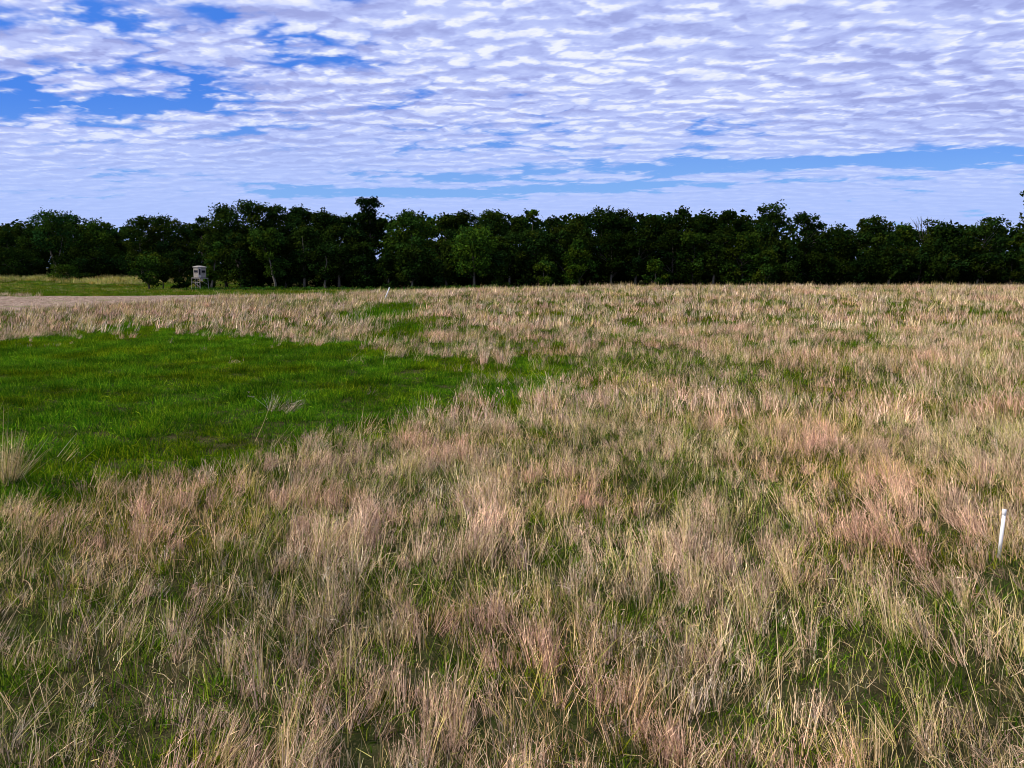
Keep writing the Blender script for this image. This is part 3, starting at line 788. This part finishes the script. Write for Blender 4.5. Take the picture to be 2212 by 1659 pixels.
# ------------------------------------------------------------------ trees
def leaves(cent, rad, per, size, rs, shade, flat=0.75, up=0.35):
    """leaf-spray faces on and in blobs of foliage: cent (k,3), rad (k,), per = leaves per clump"""
    k = len(cent); n = k * per
    ci = np.repeat(np.arange(k), per)
    d = rs.normal(size=(n, 3)); d[:, 2] = d[:, 2] * 0.8 + up * np.abs(rs.normal(size=n)); d /= np.linalg.norm(d, axis=1)[:, None]
    rr = rad[ci] * (0.45 + 0.6 * rs.uniform(size=n) ** 0.6) * (1 + 0.18 * rs.normal(size=n))
    P = cent[ci] + d * rr[:, None] * np.array([1, 1, flat])
    nrm = d * 0.5 + rs.normal(size=(n, 3)) * 0.65 + np.array([0, 0, .35]); nrm /= np.linalg.norm(nrm, axis=1)[:, None]
    t1 = np.cross(nrm, rs.normal(size=(n, 3))); t1 /= np.linalg.norm(t1, axis=1)[:, None]; t2 = np.cross(nrm, t1)
    s = size * rs.uniform(.55, 1.25, n)[:, None]
    V = np.stack([P - t1 * s, P - t2 * s * .62 + nrm * s * .15, P + t1 * s, P + t2 * s * .62 - nrm * s * .12], 1).reshape(-1, 3)
    F = np.arange(n * 4).reshape(-1, 4)
    cb = shade[ci] * (1 + rs.normal(size=n) * .22)
    base = np.array([0.019, 0.042, 0.006]); warm = np.array([0.030, 0.045, 0.005]); cool = np.array([0.014, 0.040, 0.010])
    w = rs.uniform(size=k)[ci][:, None]
    c = (base * (1 - np.abs(w - .5) * 2) + np.where(w > .5, warm, cool) * np.abs(w - .5) * 2) * np.clip(cb, .35, 2)[:, None]
    return V, F, np.repeat(c, 4, axis=0)
def tree(name, px, top, hw, depth, shape, base, seed, bright, label, group='trees along the edge of the woodland', lean=0.0, trunkx=None, pale=False, dens=1.0, leaf=0.25, gap=0.0, cat='tree', forked=False, twigs=0):
    if pale: base = max(base, .20)
    rs = np.random.default_rng(seed)
    xt, zt = at_depth(px, top, depth)
    xb = xt + lean; zb = float(terrain(xb, depth))
    H = zt - zb - .25; Wd = hw / 1661.0 * depth
    root = bpy.data.objects.new(name, None); col.objects.link(root); root.location = (xb, depth, zb)
    tag(root, label, cat, group)
    cb = base * H; CH = H - cb; cz = cb + CH * .5
    nk = int(np.clip(Wd * CH * 1.3, 12, 120) * (1 - gap * .35))
    # clump centres inside the crown's envelope
    pts = []; 
    while len(pts) < nk:
        t = rs.uniform(); 
        if shape == 'round': wv = math.sqrt(max(0, 1 - (abs(t - .48) / .53) ** 2.4))
        elif shape == 'oval': wv = math.sqrt(max(0, 1 - (abs(t - .55) / .56) ** 2)) 
        elif shape == 'column': wv = min(1, 1.15 - .9 * max(0, t - .35) ** 1.2 / .6) * (.75 + .25 * math.sin(t * 9 + seed))
        elif shape == 'umbrella': wv = 1.0 if t > .55 else .35 + t
        else: wv = max(.1, 1 - t)
        a = rs.uniform(0, 6.283); r = math.sqrt(rs.uniform(.0, 1)) * wv
        pts.append((r * math.cos(a), r * math.sin(a), t))
    P = np.array(pts)
    rad = rs.uniform(.9, 1.75, nk) * np.clip(Wd / 4.2, .35, 1.2) * (1 if gap < .3 else .85)
    cent = np.stack([P[:, 0] * (Wd - rad * .55) - lean * (P[:, 2] * .9), P[:, 1] * (Wd * .85 - rad * .5), cb + P[:, 2] * (CH - rad * .8) + rad * .2], 1)
    shade = rs.uniform(.7, 1.35, nk)
    per = int(112 * dens * (1 - gap * .4))
    V, F, C = leaves(cent, rad, per, leaf, rs, shade)
    # stray sprays that roughen the outline
    ns = int(nk * 1.3); j = rs.integers(0, nk, ns)
    d = rs.normal(size=(ns, 3)); d[:, 2] = np.abs(d[:, 2]); d /= np.linalg.norm(d, axis=1)[:, None]
    V2, F2, C2 = leaves(cent[j] + d * rad[j][:, None] * 1.1, np.full(ns, .38), 6, leaf * .9, rs, shade[j])
    F2 = F2 + len(V); V = np.concatenate([V, V2]); F = np.concatenate([F, F2]); C = np.concatenate([C, C2])
    cr = link('crown', mesh_from('crown', V, F, M_LEAF, C), root); cr.color = (*bright, 1) if hasattr(bright, '__len__') else (bright, bright, bright, 1)
    # trunk and limbs
    bark = M_BARKPALE if pale else M_BARK
    r0 = .10 + H * .0135
    mb = MB()
    tx = [(-lean * (t ** 1.3) * .9 + rs.normal() * .12 * (t > 0), rs.normal() * .12 * (t > 0), -.2 + t * H * .86) for t in (0, .15, .3, .5, .7, 1)]
    if forked:
        fz = H * .20
        mb.tube([(0, 0, -.2), (.0, 0, fz * .5), (-.15, 0, fz)], [r0 * 1.2, r0, r0 * .95], 8)
        mb.tube([(-.15, 0, fz), (-.9, 0, fz * 1.9), (-1.1, .1, H * .7)], [r0 * .8, r0 * .6, r0 * .25], 7)
        mb.tube([(-.15, 0, fz), (1.0, 0, fz * 1.7), (2.2, .1, H * .62)], [r0 * .7, r0 * .5, r0 * .2], 7)
    else:
        mb.tube(tx, [r0 * k_ for k_ in (1.15, .95, .8, .6, .42, .12)], 8)
    tr = mb.build('trunk', bark, root, True)
    lm = MB()
    far_ = np.argsort(-np.hypot(cent[:, 0], cent[:, 1]))[:max(5, nk // 6)]
    for i in far_:
        c = cent[i]; z1 = max(cb * .8, c[2] - rs.uniform(1, 3.5)); f = z1 / (H * .86); xo = -lean * (f ** 1.3) * .9
        mid = (c[0] * .5 + xo * .5, c[1] * .5, (z1 + c[2]) / 2 + .3)
        lm.tube([(xo, 0, z1), mid, tuple(c)], [r0 * .42, r0 * .25, r0 * .08], 5, cap=False)
    for i in range(twigs):
        a = rs.uniform(-1.2, 1.2); c = (math.sin(a) * Wd * .8, rs.normal() * .8, H * rs.uniform(.96, 1.06) - abs(a) * .8)
        lm.tube([(c[0] * .3, 0, H * .6), (c[0] * .75, c[1] * .5, H * .82), c], [.07, .05, .02], 4, cap=False)
        for q_ in range(3):
            lm.tube([(c[0] * .8, c[1] * .6, H * .86), (c[0] + rs.normal() * .9, c[1], H * rs.uniform(.93, 1.05))], [.035, .015], 3, cap=False)
    lm.build('limbs', M_BARK, tr)
    return root

D, Mi, B, VB = (.55, .58, .58), (.88, .86, .82), (1.35, 1.35, 1.0), (1.8, 1.8, 1.1)
BL = (.9, 1.05, 1.2)
T = tree
# far left group, on the rise
FL = 'trees on the rise at the far left'
T('tree', 12, 484, 62, 194, 'round', .12, 101, Mi, 'rounded tree cut by the left edge of the view', FL)
T('tree', 66, 477, 36, 190, 'oval', .15, 102, Mi, 'narrow tree between the left edge and the forked pale trunk tree', FL)
T('tree', 110, 452, 46, 180, 'oval', .42, 103, (1.2, 1.45, 1.5), 'tall tree with a forked pale trunk standing above the round bush', FL, pale=True, forked=True)
T('tree', 160, 459, 44, 192, 'round', .2, 104, BL, 'airy tree just right of the forked pale trunk tree', FL, gap=.45)
T('tree', 203, 470, 46, 186, 'round', .1, 105, B, 'broad olive green tree sloping down to the gap at the left', FL)
T('tree', 240, 500, 30, 192, 'round', .05, 106, D, 'low dark tree in the gap right of the sloping olive tree', FL)
T('tree', 30, 535, 60, 182, 'round', .03, 107, D, 'dark low tree in front at the far left edge', FL)
T('tree', 180, 530, 60, 180, 'round', .02, 108, D, 'dark leafy tree behind and right of the round bush', FL)
T('tree', 298, 464, 40, 178, 'round', .22, 109, Mi, 'windswept tree on the right side of the sky gap', FL, gap=.35)
T('tree', 350, 462, 50, 180, 'round', .1, 110, Mi, 'wide tree above the small lone tree left of the blind', FL, gap=.2)
T('tree', 402, 476, 42, 182, 'round', .1, 111, Mi, 'tree with sky holes directly behind the blind roof', FL, gap=.3)
T('tree', 433, 467, 32, 172, 'round', .15, 112, D, 'airy tree right above the raised blind', FL, gap=.35)
T('tree', 270, 545, 55, 182, 'round', .02, 113, D, 'dark low tree filling the foot of the sky gap', FL)
T('tree', 385, 540, 60, 172, 'round', .02, 114, D, 'dark leafy tree behind the blind on its left', FL)
T('small_tree', 318, 543, 38, 143, 'oval', .12, 115, B, 'small lone tree standing on the green strip left of the blind', 'small trees and bushes in front of the woodland', leaf=.24)
T('small_tree', 350, 578, 14, 145, 'oval', .35, 116, D, 'thin dark sapling touching the right side of the small lone tree', 'small trees and bushes in front of the woodland', leaf=.2)
T('bush', 130, 566, 33, 174, 'round', .0, 117, B, 'round green bush at the foot of the forked pale trunk tree', 'small trees and bushes in front of the woodland', cat='bush', leaf=.22)
T('bush', 180, 588, 28, 174, 'round', .0, 118, D, 'low dark scrub right of the round green bush', 'small trees and bushes in front of the woodland', cat='bush', leaf=.22)
T('bush', 386, 598, 22, 146, 'round', .0, 119, D, 'low dark bush between the small lone tree and the blind', 'small trees and bushes in front of the woodland', cat='bush', leaf=.2)
T('bush', 425, 588, 30, 150, 'round', .0, 151, D, 'dark scrub added directly behind the legs of the raised blind to darken the background', 'small trees and bushes in front of the woodland', cat='bush', leaf=.2)  # added scrub, put here to make the backdrop of the blind legs dark
T('bush', 455, 600, 14, 144, 'round', .0, 150, D, 'small scrub bush just right of the blind legs', 'small trees and bushes in front of the woodland', cat='bush', leaf=.18)
# main wood, skyline trees
E = [
 (480, 441, 52, 151, 'round', .1, Mi, 'tall tree forming the left shoulder of the main wood, right of the blind', 0),
 (538, 431, 60, 153, 'round', .1, Mi, 'highest broad round crown of the main wood, right of the blind', 0),
 (592, 434, 40, 156, 'round', .1, Mi, 'crown forming the right shoulder of the highest broad crown', 0),
 (642, 443, 44, 156, 'round', .1, D, 'dark crown between the highest broad crown and the tall narrow dark tree, left one', .2),
 (700, 453, 46, 155, 'round', .1, D, 'dark crown between the highest broad crown and the tall narrow dark tree, middle one', .2),
 (748, 460, 36, 158, 'round', .1, D, 'airy crown touching the tall narrow dark tree on its left', .35),
 (886, 453, 60, 146, 'round', .06, B, 'large dome shaped tree right of the tall narrow dark tree', 0),
 (962, 466, 40, 157, 'round', .1, Mi, 'airy crown just right of the large dome shaped tree', .4),
 (1006, 456, 42, 158, 'round', .1, D, 'dark crown with sky holes left of the centre of the wood', .25),
 (1060, 453, 48, 157, 'round', .1, Mi, 'even crown behind the tall yellow green tree with a thin pale stem', 0),
 (1114, 464, 36, 156, 'round', .1, Mi, 'lower crown left of the small pointed crown', .1),
 (1150, 451, 25, 152, 'oval', .2, B, 'small pointed bright crown rising at the middle of the skyline', .1),
 (1200, 468, 40, 155, 'round', .1, D, 'low crown right of the small pointed crown', .15),
 (1252, 461, 36, 157, 'round', .1, Mi, 'pale airy crown left of the high dark crown pair', .3),
 (1300, 444, 44, 154, 'round', .1, D, 'left and higher of the high dark crown pair right of the middle', .15),
 (1346, 449, 40, 156, 'round', .1, D, 'right one of the high dark crown pair right of the middle', .1),
 (1400, 464, 36, 158, 'round', .1, D, 'low crown right of the high dark crown pair', .1),
 (1440, 463, 34, 157, 'round', .1, D, 'small crown left of the dark crown with a flat top', 0),
 (1482, 446, 40, 156, 'round', .1, D, 'dark crown with a flat top in the right half of the wood', .05),
 (1528, 463, 34, 158, 'round', .1, D, 'low dark crown right of the dark flat topped crown', .15),
 (1572, 451, 34, 157, 'round', .1, D, 'dark rounded crown left of the tall rounded airy tree', .1),
 (1614, 464, 34, 158, 'round', .1, D, 'sparse crown touching the tall rounded airy tree on its left', .4),
 (1668, 437, 42, 148, 'oval', .08, Mi, 'tall rounded airy tree, highest of the right half', .25),
 (1746, 455, 42, 152, 'round', .25, D, 'airy tree with see-through crown right of the tall rounded airy tree', .5),
 (1820, 475, 42, 150, 'umbrella', .3, D, 'flat topped umbrella shaped tree with sky showing under its crown', .35),
 (1868, 463, 26, 152, 'oval', .3, Mi, 'thin sparse tree between the umbrella tree and a bushier crown', .6),
 (1902, 463, 44, 147, 'oval', .08, Mi, 'bushy crown right of the thin sparse tree', .1),
 (1955, 482, 36, 150, 'round', .08, B, 'lower yellowish green crown left of the bare twig tree', 0),
 (2050, 478, 52, 147, 'round', .06, D, 'broad dark windswept crown right of the bare twig tree', .15),
 (2132, 467, 44, 146, 'umbrella', .22, Mi, 'wide topped tree near the right edge with a visible pale stem', .35),
 (2160, 490, 26, 149, 'oval', .1, Mi, 'narrow tree on the right flank of the wide topped tree', .1),
 (2208, 497, 34, 151, 'round', .05, B, 'lighter green tree cut by the right edge of the view', 0),
]
for i, (px, top, hw, dp, sh, bs, br, lb, gp) in enumerate(E):
    T('tree', px, top, hw, dp, sh, bs, 200 + i, br, lb, gap=gp * .75)
T('tree', 797, 423, 35, 158, 'oval', .35, 260, (.42, .46, .5), 'tall narrow almost black tree rising above the skyline left of the middle', dens=1.2)
T('tree', 2008, 470, 44, 152, 'round', .3, 261, Mi, 'sparse tree with bare twigs sticking out of its top near the right end', gap=.6, twigs=7)
T('tree', 2261, 396, 47, 118, 'oval', .1, 262, Mi, 'nearer tall tree mostly outside the right edge, a few sprays reaching in', gap=.2)
# main wood, front row: leafy to the ground, stems showing here and there
Fr = [
 (470, 515, 26, 141, 'column', .18, VB, 'slim bright green sapling just right of the blind', 450, True),
 (516, 500, 44, 146, 'round', .05, Mi, 'leafy tree behind the slim bright sapling', None, False),
 (562, 488, 42, 143, 'oval', .10, B, 'front tree with a thick pale slanting stem right of the blind', 590, True),
 (612, 510, 42, 147, 'round', .04, D, 'dark hollow looking tree right of the thick slanting stem', None, False),
 (655, 485, 42, 146, 'oval', .14, Mi, 'front tree with a short pale stem, second stem from the blind', 652, True),
 (702, 520, 34, 143, 'oval', .14, D, 'thin stemmed young tree, third stem from the blind', 700, True),
 (735, 480, 46, 146, 'round', .10, Mi, 'rounded front tree below and left of the tall narrow dark tree', 728, True),
 (785, 520, 42, 145, 'round', .04, D, 'dark leafy tree below the tall narrow dark tree', None, False),
 (838, 545, 34, 142, 'column', .03, D, 'low leafy sapling behind the small leaning white post', None, False),
 (905, 530, 44, 141, 'round', .04, D, 'low front tree below the large dome shaped tree', 888, True),
 (962, 520, 38, 143, 'column', .03, Mi, 'leafy column between the dome shaped tree and the yellow green tree', None, False),
 (1024, 484, 56, 142, 'oval', .08, VB, 'tall yellow green tree with a thin pale stem in front of the wood', 1023, True),
 (1082, 540, 34, 141, 'column', .03, Mi, 'leafy sapling right of the tall yellow green tree', None, False),
 (1108, 500, 42, 145, 'oval', .08, Mi, 'front tree with a thin long stem below the lower crown', 1099, True),
 (1160, 490, 46, 146, 'round', .04, Mi, 'rounded front tree below the small pointed crown', None, False),
 (1175, 560, 30, 140, 'round', .02, B, 'low bright leafy shrub tree below the rounded front tree', None, False),
 (1225, 478, 44, 146, 'oval', .05, Mi, 'high front tree right of the rounded front tree', None, False),
 (1250, 515, 40, 141, 'column', .02, VB, 'bright leafy column in the middle right of the wood', None, False),
 (1325, 500, 46, 147, 'round', .15, D, 'dark hollow tree with a pale stem right of the bright leafy column', 1323, True),
 (1385, 490, 46, 146, 'round', .10, D, 'front tree with a short thick stem, right of the dark hollow tree', 1375, True),
 (1418, 550, 28, 141, 'column', .03, VB, 'low bright green sapling in the right half', None, False),
 (1455, 495, 46, 146, 'round', .06, D, 'dark even tree right of the low bright sapling', None, False),
 (1500, 490, 40, 145, 'oval', .06, B, 'olive tinted front tree below the dark flat topped crown', None, False),
 (1550, 495, 44, 144, 'oval', .08, Mi, 'front tree with two faint thin stems', 1545, True),
 (1605, 500, 48, 143, 'round', .03, B, 'broad green front tree left of the tall rounded airy tree', None, False),
 (1655, 535, 38, 141, 'column', .03, B, 'leafy front tree at the foot of the tall rounded airy tree', None, False),
 (1700, 525, 44, 146, 'round', .03, Mi, 'rounded dark green tree below the airy see-through tree, left side', None, False),
 (1760, 545, 46, 147, 'round', .02, D, 'low black green tree below the airy see-through tree, right side', None, False),
 (1822, 560, 46, 147, 'round', .02, D, 'low black green tree below the umbrella tree', None, False),
 (1880, 535, 44, 146, 'round', .02, D, 'dark low tree below the bushy crown', None, False),
 (1935, 530, 42, 144, 'oval', .1, Mi, 'front tree with a thin pale stem right of the bushy crown', 1925, True),
 (1990, 530, 44, 145, 'round', .03, Mi, 'rounded tree below the bare twig tree', None, False),
 (2050, 545, 46, 143, 'round', .04, Mi, 'mid green tree below the broad windswept crown', None, False),
 (2095, 520, 38, 146, 'round', .04, Mi, 'leafy tree left of the pale stem near the right edge', None, False),
 (2140, 545, 34, 142, 'oval', .25, D, 'front tree with a leaning pale stem near the right edge', 2112, True),
 (2190, 535, 42, 145, 'round', .03, Mi, 'leafy tree at the lower right end of the wood', None, False),
]
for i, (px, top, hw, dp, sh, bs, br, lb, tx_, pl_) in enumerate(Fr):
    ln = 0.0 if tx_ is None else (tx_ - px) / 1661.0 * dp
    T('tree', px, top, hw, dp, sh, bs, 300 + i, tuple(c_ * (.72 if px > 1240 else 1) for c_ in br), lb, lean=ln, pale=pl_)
# low scrub at the foot of the wood on the left: uncountable weeds
rs = np.random.default_rng(5)
k = 420
cx = rs.uniform(-58, 0, k); cy = rs.uniform(136, 144, k); rr = rs.uniform(.25, .6, k)
cent = np.stack([cx, cy, terrain(cx, cy) + rr * .4], 1)
V, F, C = leaves(cent, rr, 22, .16, rs, rs.uniform(.8, 2.0, k))
o = link('weeds', mesh_from('weeds', V, F, M_LEAF, C)); o.color = (1.2, 1.5, 1.0, 1)
tag(o, 'low green weeds along the foot of the woodland right of the blind', 'weeds', kind='stuff')
# the depth of the wood behind the edge trees: one dark mass
k = 3200
cx = rs.uniform(-150, 150, k); cy = 162 + rs.uniform(0, 40, k)
left = cx < -50
cy = np.where(left, 204 + rs.uniform(0, 30, k), cy)
hz = np.where(left, 13.0, np.where(cx > 62, 11.5, 14.5))
cz = terrain(cx, cy) + rs.uniform(.02, 1, k) * hz
rr = rs.uniform(1.2, 2.3, k)
k2 = 900                                       # shrubs and shoots filling the space between the edge trunks
ax = rs.uniform(-54, 130, k2); ay = 151 + rs.uniform(0, 11, k2); az = terrain(ax, ay) + rs.uniform(.1, 1, k2) * 5
cx = np.concatenate([cx, ax]); cy = np.concatenate([cy, ay]); cz = np.concatenate([cz, az]); rr = np.concatenate([rr, rs.uniform(.7, 1.4, k2)]); k += k2
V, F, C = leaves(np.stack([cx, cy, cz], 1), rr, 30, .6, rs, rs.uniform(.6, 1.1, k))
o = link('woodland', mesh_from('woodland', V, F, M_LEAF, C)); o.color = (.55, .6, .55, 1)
tag(o, 'dark depth of the woodland behind the edge trees', 'woodland', kind='stuff')
print('triangles', sum(sum(len(p_.vertices) - 2 for p_ in []) + len(ob.data.polygons) * 2 for ob in col.objects if ob.type == 'MESH'))
